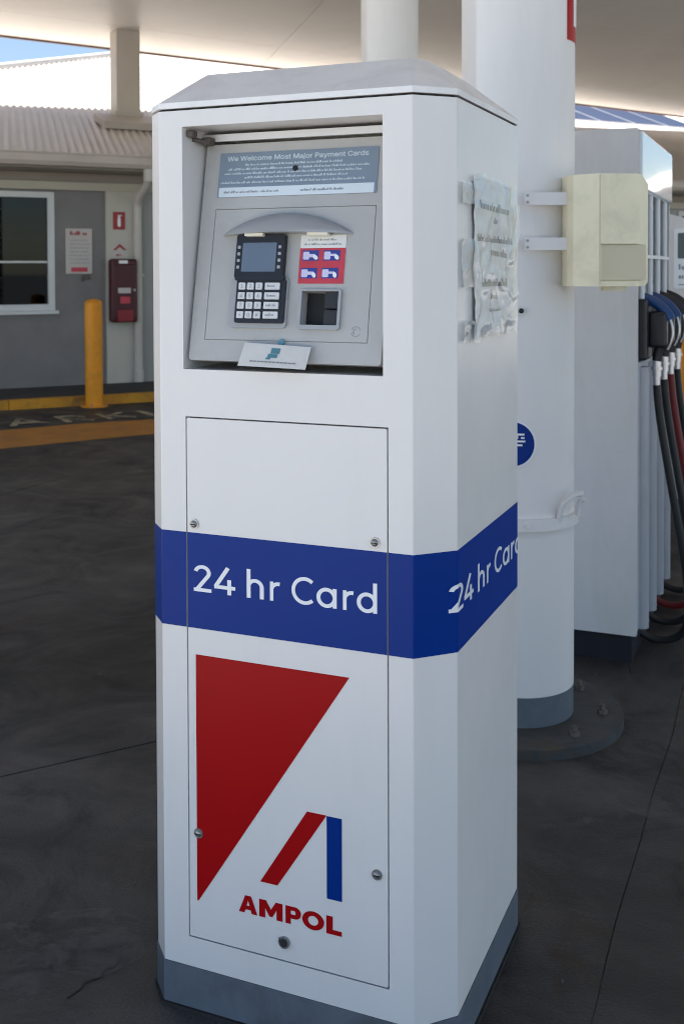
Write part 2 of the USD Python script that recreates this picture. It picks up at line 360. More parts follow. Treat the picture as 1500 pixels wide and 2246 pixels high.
# ------------------------------------------------------------------ ground
g = trimesh.Trimesh([[-400, -400, -.05], [400, -400, -.05], [400, 400, -.05], [-400, 400, -.05]], [[0, 1, 2], [0, 2, 3]])
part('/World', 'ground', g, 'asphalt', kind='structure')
CS = np.array([0.5402, 0.8415, 0]); CN = np.array([0.8415, -0.5402, 0])          # canopy: along its edge, and across it
def cpoly(pts):
    return sg.Polygon([tuple((s * CS + n * CN)[:2]) for s, n in pts])
apron = cpoly([(-1.6, -20), (16.6, -20), (16.6, 5.588), (-1.6, 5.588)])
bounce_area = cpoly([(-30, -24), (-1.612, -24), (-1.612, 5.588), (-30, 5.588)])
joints = [sg.LineString([(-.898 - 9 * .605, .609 - 9 * .796), (-.898 + 14 * .605, .609 + 14 * .796)]),
          sg.LineString([(.735 + .005 * math.sin(7.1 * q) * math.sin(2.3 * q + 1), q) for q in np.arange(-8, 12, .06)]), sg.LineString([(-3.4, -9), (-3.4, 4.2)])]
cut = so.unary_union([j.buffer(w_) for j, w_ in zip(joints, (.0035, .0013, .003))])
forecourt = thing('forecourt', None, None, (0, 0, 0), kind='structure')
for gpoly in sorted(polys(apron.difference(cut)), key=lambda q: (round(q.centroid.x, 3), round(q.centroid.y, 3))):
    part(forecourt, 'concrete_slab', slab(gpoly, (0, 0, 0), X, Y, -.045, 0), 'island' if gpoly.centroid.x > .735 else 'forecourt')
bounce_paving = thing('added_bounce_paving', None, None, (0, 0, 0), kind='structure')  # unseen pale paving, added to bounce sunlight under the canopy
for k in range(5):
    part(bounce_paving, 'concrete_slab', slab(cpoly([(16.612, -24 + 5.6 * k + .01), (34, -24 + 5.6 * k + .01), (34, -24 + 5.6 * (k + 1)), (16.612, -24 + 5.6 * (k + 1))]), (0, 0, 0), X, Y, -.045, -.002), 'added_bounce_paving')
    part(bounce_paving, 'concrete_slab', slab(cpoly([(-1.6 + 7 * k, 5.6), (-1.6 + 7 * k + 6.99, 5.6), (-1.6 + 7 * k + 6.99, 17), (-1.6 + 7 * k, 17)]), (0, 0, 0), X, Y, -.045, -.002), 'added_bounce_paving')
    part(bounce_paving, 'concrete_slab', slab(cpoly([(-30, -24 + 6.2 * k + .01), (-1.614, -24 + 6.2 * k + .01), (-1.614, -24 + 6.2 * (k + 1)), (-30, -24 + 6.2 * (k + 1))]), (0, 0, 0), X, Y, -.045, -.002), 'added_bounce_paving')
part(forecourt, 'joint_sealant', slab(cut.intersection(apron), (0, 0, 0), X, Y, -.03, -.003), 'sealant')
def smear(name, color, lo, hi, scale):
    return usdkit.material(stage, '/World/Looks/' + name, {
        'g': ('geometry', {}), 'n': ('noise_texture', {'scale': scale, 'detail': 8.0, 'roughness': 0.7, 'distortion': 0.8}),
        'r': ('rgb_ramp', {'ramp': [(lo, (0, 0, 0)), (hi, (0.42, 0.42, 0.42))]}),
        't': ('transparent_bsdf', {}), 'p': ('principled_bsdf', {'base_color': color, 'roughness': 0.75}), 'm': ('mix_closure', {})},
        [('g.position', 'n.vector'), ('n.fac', 'r.fac'), ('r.color', 'm.fac'), ('t.BSDF', 'm.closure1'), ('p.BSDF', 'm.closure2')], surface='m.closure')
M['smear_light'] = smear('smear_light', (0.13, 0.12, 0.125), 0.48, 0.74, 9.0)
M['smear_brown'] = smear('smear_brown', (0.075, 0.058, 0.045), 0.48, 0.66, 7.0)
def blot(x, y, rx, ry, rot, seed, mt, z):
    r_ = np.random.default_rng(seed); t_ = np.linspace(0, 2 * np.pi, 40, endpoint=False)
    rad = 1 + sum(.16 / k * np.cos(k * t_ + r_.uniform(0, 6.28)) for k in range(1, 7))
    p_ = sa.translate(sa.rotate(sg.Polygon(np.stack([rx * rad * np.cos(t_), ry * rad * np.sin(t_)], 1)).buffer(0), rot, origin=(0, 0)), x, y)
    part(forecourt, 'stain', slab(p_, (0, 0, 0), X, Y, z - .0008, z), mt)
blot(.52, 1.0, .34, .09, 25, 1, 'smear_light', .0016)
blot(.64, .35, .12, .30, 8, 4, 'smear_brown', .0016)
blot(-.32, -.02, .28, .16, 40, 7, 'smear_light', .0036)
blot(-1.6, 1.9, .5, .18, 50, 8, 'smear_brown', .0026)
# hairline crack in the slab near the kiosk
pts = [(-.175, -.06), (-.168, -.03), (-.172, -.012), (-.155, .012), (-.160, .034), (-.148, .05), (-.152, .075)]
part(forecourt, 'crack', slab(sg.LineString(pts).buffer(.0022, quad_segs=1), (0, 0, 0), X, Y, .0005, .0022), 'dark_gap')
peb = []
for k in range(140):
    x, y = rng.uniform(-2.4, 1.9), rng.uniform(-.5, 3.6)
    if -.15 < x < .65 and -.08 < y < .62: continue
    s = rng.uniform(.002, .0055)
    m = trimesh.creation.icosphere(0, s); m.vertices *= rng.uniform(.6, 1.3, 3); m.apply_translation([x, y, s * .35]); peb.append(m)
part('/World', 'grit', cat(peb), 'kerb_gray', label='loose grit and pebbles scattered over the dark forecourt', category='grit', kind='stuff')

# ------------------------------------------------------------------ shop building: u along the front wall, v towards the forecourt
a = math.radians(40)
D = np.array([math.sin(a), math.cos(a), 0]); N = np.array([D[1], -D[0], 0]); O = np.array([-6.55, 8.18, 0])
def B(u, v, z): return O + u * D + v * N + z * Z
def wallslab(poly, t0, t1, v=0): return slab(poly, O + v * N, D, Z, t0, t1)     # polygon in (u, z)
def plan(poly, z0, z1): return slab(poly, O, N, D, z0, z1)                       # polygon in (v, u); N x D = +z
shop = thing('shop_building', 'low grey shop with corrugated metal roof and white framed window', 'building', O)
win = rect(-2.4, .931, .021, 2.235); win2 = rect(9.2, .93, 12.4, 2.23)
part(shop, 'wall', wallslab(rect(-4.4, 0, .584, 2.46).difference(win), -.2, 0), 'wall_dark', label='dark grey rendered wall around the window')
part(shop, 'wall', wallslab(rect(.586, 0, 16, 2.46).difference(win2), -.2, 0), 'wall_gray')
part(shop, 'wall', slab(rect(-.2, 0, -17, 2.46), B(-4.4, 0, 0), N, Z, -.2, 0), 'wall_gray')
part(shop, 'wall', slab(rect(-.2, 0, -17, 2.46), B(16, 0, 0), N, Z, 0, .2), 'wall_gray')
part(shop, 'pilaster', wallslab(rect(.592, .092, .955, 2.30), .001, .03), 'pilaster')
part(shop, 'frieze', wallslab(rect(-4.4, 2.262, 16, 2.352), .002, .05), 'frieze')
part(shop, 'frieze', wallslab(rect(-4.4, 2.358, 16, 2.452), .002, .022), 'eave')
part(shop, 'eave_lining', plan(rect(.0, -5.0, .53, 16.3), 2.455, 2.468), 'eave')
gp = sg.Polygon([(.50, 2.475), (.60, 2.475), (.635, 2.52), (.635, 2.592), (.648, 2.60), (.648, 2.612), (.622, 2.612), (.622, 2.53), (.594, 2.49), (.50, 2.49)])
part(shop, 'gutter', slab(gp, B(-5.0, 0, 0), N, Z, -21.3, 0), 'gutter')
part(shop, 'fascia', slab(rect(.475, 2.47, .498, 2.60), B(-5.0, 0, 0), N, Z, -21.3, 0), 'gutter')
# window with frame, pane and what stands inside
wf = part(shop, 'window', wallslab(rect(-2.4, .931, .021, 2.235).difference(rect(-2.33, 1.0, -.048, 2.172)), -.08, .012), 'frame_white')
part(wf, 'sill', wallslab(rect(-2.46, .893, .055, .929), 0, .045), 'frame_white')
part(wf, 'pane', wallslab(rect(-2.329, 1.001, -.049, 2.171), -.05, -.044), 'glass')
part(wf, 'transom', wallslab(rect(-2.329, 1.455, -.049, 1.477), -.040, -.025), 'frame_white')
wf2 = part(shop, 'window', wallslab(win2.difference(rect(9.27, 1.0, 12.33, 2.16)), -.08, .012), 'frame_white')
part(wf2, 'pane', wallslab(rect(9.271, 1.001, 12.329, 2.159), -.05, -.044), 'glass')
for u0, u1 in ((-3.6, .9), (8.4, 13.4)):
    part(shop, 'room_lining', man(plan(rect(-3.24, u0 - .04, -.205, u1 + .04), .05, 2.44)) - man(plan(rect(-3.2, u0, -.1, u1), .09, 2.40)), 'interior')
part(shop, 'counter', cat([plan(rect(-.95, -2.6, -.45, -.35), .09, 1.16), plan(rect(-1.9, -.30, -1.3, .4), .09, 1.5)]), 'shelf')
# downpipe with its offset bend below the gutter
dp = part(shop, 'downpipe', tube([B(.945, .56, 2.475), B(.945, .56, 2.42), B(.945, .54, 2.36), B(.945, .20, 2.22), B(.945, .09, 2.16), B(.945, .07, 2.08), B(.945, .07, .19)], .047, 17), 'pipe_beige', smooth=40)
part(dp, 'shoe', cyl(B(.945, .07, .10), B(.945, .07, .24), .056, 17), 'pipe_beige', smooth=40)
part(dp, 'bracket', wallslab(rect(.885, 1.30, 1.005, 1.33), .03, .122), 'pipe_beige')
part(dp, 'collar', cyl(B(.945, .56, 2.34), B(.945, .56, 2.474), .075, 17), 'pipe_beige', smooth=40)
# corrugated roof: sine ribs running up the slope to the hip and the ridge
tanp = math.tan(math.radians(18))
HU, HV = 0.1736, -0.9848
us = np.arange(-4.9, 16.2, .011)
tend = np.minimum((us + 4.98) / .7355, 9.695)
V, F = [], []
for k, (u0, te) in enumerate(zip(us, tend)):
    wv = .012 * math.sin(2 * math.pi * k / 8)
    for t in (0.0, te):
        V.append(B(u0 + HU * t, .56 + HV * t, 2.605 - HV * t * tanp + wv))
    if k:
        i = 2 * (k - 1); F += [[i, i + 2, i + 3], [i, i + 3, i + 1]]
roof = part(shop, 'roof', trimesh.Trimesh(np.array(V), np.array(F), process=False), 'roof', smooth=60)
zr = 2.60 + 9.55 * tanp
ha, hb, hc = B(-4.98, .55, 2.575), B(3.84, -9.0, zr - .03), B(-4.98, -18.5, 2.575)
rr, rb = B(17.8, -9.0, zr - .03), B(17.8, -18.5, 2.575)
part(shop, 'roof', trimesh.Trimesh(np.array([ha, hb, hc, rr, rb]), [[0, 1, 2], [2, 1, 3], [2, 3, 4]], process=False), 'roof')
part(roof, 'hip_cap', tube([B(-4.98, .55, 2.62), B(3.84, -9.0, zr + .02), B(17.8, -9.0, zr + .02)], .07, 8), 'roof', smooth=60)
nroof = N * math.sin(math.radians(18)) + Z * math.cos(math.radians(18)); uroof = -N * math.cos(math.radians(18)) + Z * math.sin(math.radians(18))
part(roof, 'flashing', slab(rect(.82, 1.53, 2.3, 2.02), B(0, .55, 2.60), D, uroof, .02, .11), 'gutter', label='raised flashing tray around the post foot')

# roof post carrying the canopy
rp = thing('roof_post', 'square beige steel post rising through the corrugated roof to the canopy', 'post', B(1.25, -1.45, 3.1))
part(rp, 'shaft', plan(rect(-1.60, 1.10, -1.30, 1.40), 3.02, 4.396), 'post_beige')
part(rp, 'foot_collar', plan(rect(-1.63, 1.07, -1.27, 1.43), 3.10, 3.36), 'gutter')

# solar panels in a row on the sunlit part of the roof
PLAB = ('solar panel on the shop roof nearest the thick column, half hidden by it', 'second solar panel on the shop roof to the right of the column', 'third solar panel on the shop roof, above the fuel pump head', 'solar panel farthest right on the shop roof, cut by the picture edge')
for k in range(4):
    u0 = 9.75 + .86 * (k + 1)
    o = B(u0, -4.36, 4.19)
    lab = PLAB[k]
    tilt = math.radians(21); ey = -N * math.cos(tilt) + Z * math.sin(tilt)
    if k == 0:
        p0 = thing('solar_panel', lab, 'solar panel', o, group='solar panels on the shop roof')
        T0 = p0
        part(p0, 'frame', slab(rect(-.008, 0, .838, 1.65).difference(rect(.014, .02, .816, 1.63)), o, D, ey, .0, .04), 'solar_frame')
        part(p0, 'cells', slab(rect(.0145, .0205, .8155, 1.6295), o, D, ey, .02, .034), 'solar')
        part(p0, 'backing', slab(rect(.005, .005, .825, 1.645), o, D, ey, -.09, -.001), 'solar_back')
        for h in (.02, 1.3):
            part(p0, 'rail', slab(rect(0, h, .83, h + .04), o, D, ey, -.2, -.091), 'solar_back')
    else:
        path = free('/World', 'solar_panel')
        x = UsdGeom.Xform.Define(stage, path); x.GetPrim().GetReferences().AddInternalReference(T0); x.GetPrim().SetInstanceable(True)
        x.ClearXformOpOrder(); x.GetPrim().GetAttribute('xformOp:translate').Set(Gf.Vec3d(*map(float, o))); x.SetXformOpOrder([UsdGeom.XformOp(x.GetPrim().GetAttribute('xformOp:translate'))])
        note(x.GetPrim(), lab, 'solar panel', 'solar panels on the shop roof')

# signs and fire extinguisher on the shop wall
t = thing('wall_notice', 'white paper notice with red heading on dark grey wall right of the window', 'notice', B(.29, 0, 1.33))
part(t, 'board', wallslab(rect(.142, 1.335, .436, 1.838), .002, .012), 'sign_white')
part(t, 'heading', wallslab(words(.19, .42, 1.765, .045, 3), .0121, .0135), 'sign_red', kind='stuff')
part(t, 'print', wallslab(so.unary_union([words(.19, .41, 1.70 - .042 * k, .016, 10 + k) for k in range(7)]), .0121, .0135), 'gray_print', kind='stuff')
part(t, 'red_strip', wallslab(rect(.20, 1.355, .385, 1.405), .0121, .0135), 'sticker_red')
part(t, 'hook', cat([cyl(B(.33, .012, 1.325), B(.33, .012, 1.25), .012, 8), cyl(B(.385, .02, 1.325), B(.385, .02, 1.27), .018, 8)]), 'rust')
t = thing('extinguisher_sign', 'small red sign with white extinguisher symbol, uppermost on the beige pilaster', 'sign', B(.74, .03, 1.83))
part(t, 'plate', wallslab(rect(.672, 1.833, .808, 2.032), .0305, .038), 'sign_red')
part(t, 'symbol', wallslab(so.unary_union([rect(.722, 1.865, .758, 1.965, .012), rect(.730, 1.965, .75, 1.99), rect(.722, 1.985, .772, 1.996)]), .0381, .0392), 'film_white')
t = thing('pointer_sign', 'pale sign with a red arrowhead just above the red extinguisher cabinet', 'sign', B(.745, .03, 1.51))
part(t, 'plate', wallslab(sg.Polygon([(.655, 1.515), (.838, 1.515), (.852, 1.60), (.745, 1.695), (.64, 1.60)]), .0305, .036), 'sign_white')
part(t, 'arrowhead', wallslab(sg.Polygon([(.665, 1.60), (.745, 1.672), (.825, 1.60), (.79, 1.60), (.745, 1.635), (.70, 1.60)]), .0361, .0372), 'sign_red')
part(t, 'lettering', wallslab(words(.70, .80, 1.535, .022, 5), .0361, .0372), 'sign_red', kind='stuff')
t = thing('fire_extinguisher_cabinet', 'dark red fire extinguisher cabinet with white labels fixed to the beige pilaster', 'fire extinguisher', B(.757, .03, .784))
def bbox(u0, u1, v0, v1, z0, z1, r=.02):
    m = rbox(u0, u1, v0, v1, z0, z1, r)
    T = np.eye(4); T[:3, 0], T[:3, 1], T[:3, 2], T[:3, 3] = D, N, Z, O      # left-handed (u,v,z): mirror fixed below
    q = tm(m); v = q.vertices; q = trimesh.Trimesh(O + v[:, :1] * D + v[:, 1:2] * N + v[:, 2:] * Z, q.faces[:, ::-1], process=False)
    return q
part(t, 'case', bbox(.607, .908, .031, .19, .786, 1.50, .03), 'maroon', smooth=50)
part(t, 'door', bbox(.635, .88, .18, .205, .83, 1.44, .012), 'maroon', smooth=50)
part(t, 'lower_panel', bbox(.668, .85, .195, .211, .80, .93, .007), 'bright_red', smooth=50)
part(t, 'label_plate', wallslab(rect(.69, 1.448, .79, 1.482), .190, .196), 'film_white')
part(t, 'label_plate', wallslab(rect(.675, 1.115, .82, 1.175), .2051, .209), 'sign_white')
part(t, 'label_plate', wallslab(rect(.70, 1.0, .81, 1.075), .2051, .209), 'sticker_red')
part(t, 'latch', cyl(B(.86, .205, 1.15), B(.86, .225, 1.15), .014, 10), 'steel')

# footpath, kerb, bollard, painted markings
part('/World', 'footpath', plan(rect(.0, -5.5, 1.10, 16), -.04, .09), 'footpath', kind='structure')
kerb = thing('kerb', None, None, B(0, 1.14, 0), kind='structure')
for k in range(9):
    part(kerb, 'kerb_stone', plan(rect(1.102, -5.5 + 2.4 * k + .004, 1.19, -5.5 + 2.4 * (k + 1) - .004), -.04, .096), 'kerb_yellow')
t = thing('bollard', 'yellow steel bollard standing in front of the yellow kerb by the shop', 'bollard', B(.12, 1.285, 0))
bx = B(.12, 1.285, 0)
prof = [(0, 0), (.088, 0), (.088, 1.04)] + [(.088 * math.cos(x), 1.04 + .045 * math.sin(x)) for x in np.linspace(.2, math.pi / 2, 6)]
prof[-1] = (0, 1.085)
m = trimesh.creation.revolve(np.array(prof), sections=32); m.apply_translation(bx)
part(t, 'post', m, 'yellow', smooth=40)
part(t, 'base_plate', cyl(bx, bx + .014 * Z, .135, 24), 'yellow', smooth=40)
for k in range(4):
    q = bx + .112 * np.array([math.cos(k * 1.571 + .4), math.sin(k * 1.571 + .4), 0])
    part(t, 'bolt', cyl(q + .014 * Z, q + .03 * Z, .011, 6), 'steel')
orange = sg.Polygon([(-6.1, 4.0), (-5.72, 5.05), (-5.10, 5.92), (-4.85, 6.32), (-4.36, 6.86), (-3.72, 7.6), (-3.45, 6.9), (-3.88, 6.08), (-4.20, 5.60), (-4.50, 5.08), (-5.1, 4.1), (-5.6, 3.3)])
part('/World', 'painted_hatching', slab(orange, (0, 0, 0), X, Y, .001, .004), 'paint_orange', kind='structure')
def pk(ch):
    w = .17
    if ch == 'A': ls = [[(0, 0), (.45, 1), (.9, 0)], [(.2, .36), (.7, .36)]]
    if ch == 'R': ls = [[(0, 0), (0, .93), (.4, .93)] , arc(.4, .70, .26, .23, 90, -90) + [(0, .47)], [(.36, .47), (.72, 0)]]
    if ch == 'K': ls = [[(0, 0), (0, 1)], [(.72, 1), (.08, .45)], [(.22, .55), (.76, 0)]]
    if ch == 'P': ls = [[(0, 0), (0, .93), (.4, .93)], arc(.4, .70, .26, .23, 90, -90) + [(0, .47)]]
    if ch == 'I': ls = [[(0, 0), (0, 1)]]
    if ch == 'N': ls = [[(0, 0), (0, 1), (.7, 0), (.7, 1)]]
    if ch == 'G': ls = [arc(.45, .5, .42, .42, 40, 330) + [(.85, .45), (.5, .45)]]
    return so.unary_union([sg.LineString(l).buffer(w / 2, cap_style='flat', join_style='mitre') for l in ls])
td = np.array([.60, .80, 0]); tn = np.array([-.80, .60, 0])
gl_ = thing('ground_lettering', None, None, (-5.36, 5.93, 0), kind='structure')
for ch, x0, wd in (('P', -.42, .26), ('A', .06, .36), ('R', .56, .27), ('K', .95, .28), ('I', 1.36, .07), ('N', 1.62, .27), ('G', 2.05, .28)):
    gl = pk(ch); b = gl.bounds
    part(gl_, 'letter', slab(sa.translate(sa.scale(sa.translate(gl, -b[0], 0), wd / (b[2] - b[0]), .42, origin=(0, 0)), x0, 0), np.array([-5.36, 5.93, 0]), td, tn, .001, .004), 'paint_cream')

# ------------------------------------------------------------------ canopy
can = thing('station_canopy', 'broad cream forecourt canopy with flat panelled soffit and thin dark edge', 'canopy', (0, 0, 4.4))
S0, S1, N0, N1 = -.9, 17.1, -12.27, 3.0
whole = sg.box(S0, N0, S1, N1)                                                   # in (s, n)
def canslab(poly, z0, z1): return slab(poly, (0, 0, 0), CN, CS, z0, z1) if False else slab(sa.affine_transform(poly, [CS[0], CN[0], CS[1], CN[1], 0, 0]), (0, 0, 0), X, Y, z0, z1)
seams = [sg.LineString([(s0 + .37 * 3, N0 - 3), (s0 - .37 * 20, N0 + 20)]) for s0 in 7.39 + 5.2 * np.arange(-2, 7)]
seams += [sg.LineString([(-5, n), (40, n)]) for n in (-10.95, -7.6, -4.2, -.9)]
pieces = polys(whole.difference(so.unary_union([s.buffer(.0035) for s in seams])))
for q in sorted(pieces, key=lambda q: (round(q.centroid.y, 2), round(q.centroid.x, 2))):
    part(can, 'soffit_panel', canslab(q, 4.4, 4.425), 'soffit_cream')
part(can, 'edge_trim', canslab(sg.box(S0, N0 - .036, S1, N0 - .002), 4.375, 4.43), 'trim_brown')
part(can, 'deck', canslab(sg.box(S0, N0, S1, N1), 4.80, 4.86), 'fascia_white')
fas = whole.buffer(.09, join_style='mitre').difference(whole.buffer(.04, join_style='mitre'))
part(can, 'fascia', canslab(fas, 4.40, 5.0), 'fascia_white')

# ------------------------------------------------------------------ columns
def column(label, c, r, full):
    c = np.array([c[0], c[1], 0.0])
    t = thing('canopy_column', label, 'column', c)
    facing = math.atan2(CAM[1] - c[1], CAM[0] - c[0])
    part(t, 'shaft', cyl(c + .118 * Z, c + 4.397 * Z, r, 96), 'column_white', smooth=30)
    part(t, 'painted_foot', cyl(c + .03 * Z, c + .117 * Z, r - .001, 96), 'base_gray', smooth=30)
    fl = part(t, 'flange', cyl(c, c + .03 * Z, .315, 64), 'flange', smooth=30)
    for k in range(8):
        q = c + .252 * np.array([math.cos(k * math.pi / 4 + .15), math.sin(k * math.pi / 4 + .15), 0])
        part(fl, 'bolt', cat([cyl(q + .03 * Z, q + .043 * Z, .015, 6), cyl(q + .043 * Z, q + .058 * Z, .008, 10)]), 'rust')
    return t, c, facing
def wrap(poly, c, r, ang, off, thick=.0012, step=.012):
    """polygon in (arc length, z) laid on a round column; arc 0 at angle ang, running anticlockwise"""
    out = []
    x0, _, x1, _ = poly.bounds
    xs = np.arange(x0, x1 + step, step)
    for p, q in zip(xs[:-1], xs[1:]):
        for gq in polys(poly.intersection(sg.box(p, -1e3, q, 1e3))):
            m = trimesh.creation.extrude_polygon(gq, thick, engine='earcut'); out.append(m)
    m = trimesh.util.concatenate(out); v = m.vertices
    th = ang + v[:, 0] / r; rr_ = r + off + v[:, 2]
    return trimesh.Trimesh(np.stack([c[0] + rr_ * np.cos(th), c[1] + rr_ * np.sin(th), v[:, 1]], 1), m.faces, process=False)
CR = .168
col, cc, face = column('thick white round column right behind the kiosk, with blue round sticker', (.288, 1.54), CR, True)
# blue round sticker, half hidden by the kiosk
a0 = face - .10
st = part(col, 'round_sticker', wrap(disc(0, .858, .071, 10), cc, CR, a0, .0004), 'film_white')
part(st, 'blue_disc', wrap(disc(0, .858, .0645, 10), cc, CR, a0, .0018), 'film_blue')
part(st, 'lettering', wrap(so.unary_union([rect(-.035, .884, .036, .889), rect(.026, .874, .036, .879), rect(-.03, .864, .038, .869), rect(-.02, .853, .03, .858), rect(.012, .874, .018, .889)]), cc, CR, a0, .0032), 'film_white', kind='stuff')
# red bordered sign wrapped round the right-hand side high up
sg_ = rect(0, 2.03, .30, 2.52)
rs = part(col, 'red_sign', wrap(sg_, cc, CR, face + .99, .0006), 'film_red')
part(rs, 'white_field', wrap(rect(.042, 2.075, .258, 2.475), cc, CR, face + .99, .002), 'film_white')
# strap clamp with a cable hook
cl = part(col, 'strap_clamp', m3.Manifold.cylinder(.034, CR + .013, CR + .013, 72).translate((cc[0], cc[1], .606)) - m3.Manifold.cylinder(.1, CR + .0005, CR + .0005, 72).translate((cc[0], cc[1], .58)), 'column_white', smooth=30)
cd = np.array([math.cos(face), math.sin(face), 0]); cr_ = np.array([-math.sin(face), math.cos(face), 0])      # towards the photographer, and to the right
def cpt(r, f, z): return cc + r * cr_ + f * cd + z * Z
part(cl, 'hook', tube([cpt(.118, .128, .625), cpt(.122, .135, .66), cpt(.132, .14, .685), cpt(.15, .14, .702), cpt(.172, .135, .712), cpt(.185, .13, .712)], .0085, 10, 24), 'column_white', smooth=60)
part(cl, 'hook', tube([cpt(.172, .10, .64), cpt(.176, .105, .672), cpt(.185, .11, .69), cpt(.196, .11, .688)], .007, 10, 18), 'column_white', smooth=60)
part(cl, 'screw', cyl(cpt(.03, .17, .623), cpt(.03, .186, .623), .006, 8), 'column_white')
part(col, 'bolt', cyl(cpt(.01, .16, 1.243), cpt(.01, .182, 1.243), .0075, 10), 'dark_gap')
col2, c2, _ = column('white round column farther back, its top showing above the kiosk', (-1.13, 4.26), .165, False)

# cream box held out from the column by two flat white bars
bo = np.array([0.5703, 1.4340, 0.0])
ex, ey = rt, np.array([math.sin(yaw), math.cos(yaw), 0])
def q2(r, f): return tuple((bo + r * ex + f * ey)[:2])
bt = thing('towel_box', 'cream plastic towel box held beside the column by two white bars', 'box', bo + 1.29 * Z)
foot = sg.Polygon([q2(-.113, 0.0), q2(-.100, -.022), q2(-.037, -.072), q2(.070, -.054), q2(.112, -.016), q2(.112, .10), q2(-.113, .10)])
body = man(slab(foot.buffer(-.006).buffer(.006, quad_segs=4), (0, 0, 0), X, Y, 1.314, 1.627))
# slope off the top towards the right
wedge = man(slab(sg.Polygon([(.072, 1.64), (.14, 1.64), (.14, 1.572)]), bo, ex, Z, -.3, .3))
body -= wedge
low = man(slab(sg.Polygon([(.086, 1.30), (.14, 1.30), (.14, 1.352)]), bo, ex, Z, -.3, .3))
body -= low
e1 = np.array(q2(.070, -.054)) - np.array(q2(-.037, -.072)); L1 = np.linalg.norm(e1); e1 = np.array([*(e1 / L1), 0])
o1 = np.array([*q2(-.037, -.072), 0.0])
body -= man(slab(rect(.004, 1.328, .2, 1.432), o1, e1, Z, -.012, .05))
bb = part(bt, 'case', body, 'cream', smooth=30)
part(bb, 'window', slab(rect(.006, 1.332, L1 + .03, 1.430, .004), o1, e1, Z, -.0115, -.006), 'cream_dark', label='recess low on the front, its shade put into a darker cream')  # the darker cream paints in the shade of the recess
part(bb, 'seam', slab(rect(-.0012, 1.318, .0012, 1.624), o1, e1, Z, -.002, .0014), 'cream_dark')
part(bt, 'outlet_tray', slab(sa.scale(disc(0, 0, 1, 10), .036, .028), bo + 1.300 * Z + .012 * ex - .03 * ey, ex, ey, 0, .0145), 'cream_dark')
for z0 in (1.5445, 1.4165):
    br = part(bt, 'bracket', slab(rect(-.232, z0, -.108, z0 + .0355), bo + .008 * ey, ex, Z, -.001, .003), 'column_white')
    for x0 in (-.224,):
        for dz in (.008, .027):
            part(br, 'screw', slab(disc(x0, z0 + dz, .0042), bo + .008 * ey, ex, Z, .003, .005), 'steel')

# ------------------------------------------------------------------ fuel pump beside the column
pump = thing('fuel_pump', 'tall grey fuel pump with black nozzles and hoses behind the column', 'fuel pump', (.31, 2.58, 0))
PX = .565
part(pump, 'plinth', box(.08, .545, 2.13, 3.02, 0, .099), 'black_plastic')
part(pump, 'cabinet', cat([rbox(.061, PX - .004, 2.118, 3.04, .10, 1.04, .006), rbox(.061, .50, 2.118, 3.04, 1.042, 1.63, .006)]), 'pump_rib', smooth=40)
part(pump, 'end_panel', slab(rect(.06, .10, PX, 1.842, .006), (0, 2.117, 0), X, Z, 0, .012), 'pump_panel')
part(pump, 'end_panel', slab(rect(.06, .10, PX, 1.842, .006), (0, 3.053, 0), X, Z, 0, .012), 'pump_panel')
part(pump, 'head', rbox(.062, PX + .012, 2.118, 3.04, 1.632, 1.84, .012), 'pump_gloss', smooth=40)
part(pump, 'display', slab(rect(2.2, 1.30, 2.98, 1.60), (.50, 0, 0), Y, Z, .001, .02), 'pump_glass')
for k, y in enumerate((2.25, 2.47, 2.69, 2.92)):
    part(pump, 'rib', cyl((PX, y - .03, .10), (PX, y - .03, 1.02), .026, 16), 'pump_rib', smooth=40)
    part(pump, 'hose_mast', cyl((PX - .005, y - .02, 1.255), (PX - .005, y - .02, 1.632), .011, 10), 'rod_white', smooth=40)
    part(pump, 'nozzle_boot', rbox(.501, PX + .022, y - .075, y + .075, 1.043, 1.258, .012), 'black_plastic', smooth=40)
    nz = part(pump, 'nozzle', cat([rbox(PX + .018, PX + .082, y - .03, y + .03, 1.085, 1.215, .014), tube([(PX + .06, y, 1.10), (PX + .05, y, 1.07), (PX + .046, y, 1.04)], .017, 10)]), 'black_plastic', smooth=50)
    part(nz, 'hand_grip', tube([(PX - .005, y, 1.262), (PX + .03, y, 1.250), (PX + .065, y, 1.225), (PX + .092, y, 1.185)], .019, 10, 14), 'nozzle_blue' if k < 2 else 'black_plastic', smooth=60)
    part(nz, 'lever', tube([(PX + .088, y, 1.19), (PX + .098, y, 1.13), (PX + .082, y, 1.08)], .006, 8, 12), 'silver', smooth=60)
    part(nz, 'swivel', cat([cyl((PX + .046, y, .985), (PX + .046, y, 1.045), .0155, 14), cyl((PX + .046, y, 1.008), (PX + .046, y, 1.02), .020, 14), cyl((PX + .046, y, .945), (PX + .046, y, .985), .0125, 14)]), 'silver', smooth=40)
    part(pump, 'hose', tube([(PX + .046, y, .955), (PX + .052, y + .004, .88), (PX + .078, y + .012, .70), (PX + .108, y + .02, .52), (PX + .138, y + .035, .33), (PX + .150, y + .06, .17), (PX + .125, y + .09, .055), (PX + .07, y + .10, .022), (PX - .03, y + .10, .05)], .0140, 12, 60),
         'hose_red' if k == 2 else 'hose_black', smooth=60, label='red hose' if k == 2 else None)
part(pump, 'mast_tie', slab(rect(2.2, 1.40, 2.95, 1.412), (PX + .005, 0, 0), Y, Z, 0, .006), 'rod_white')

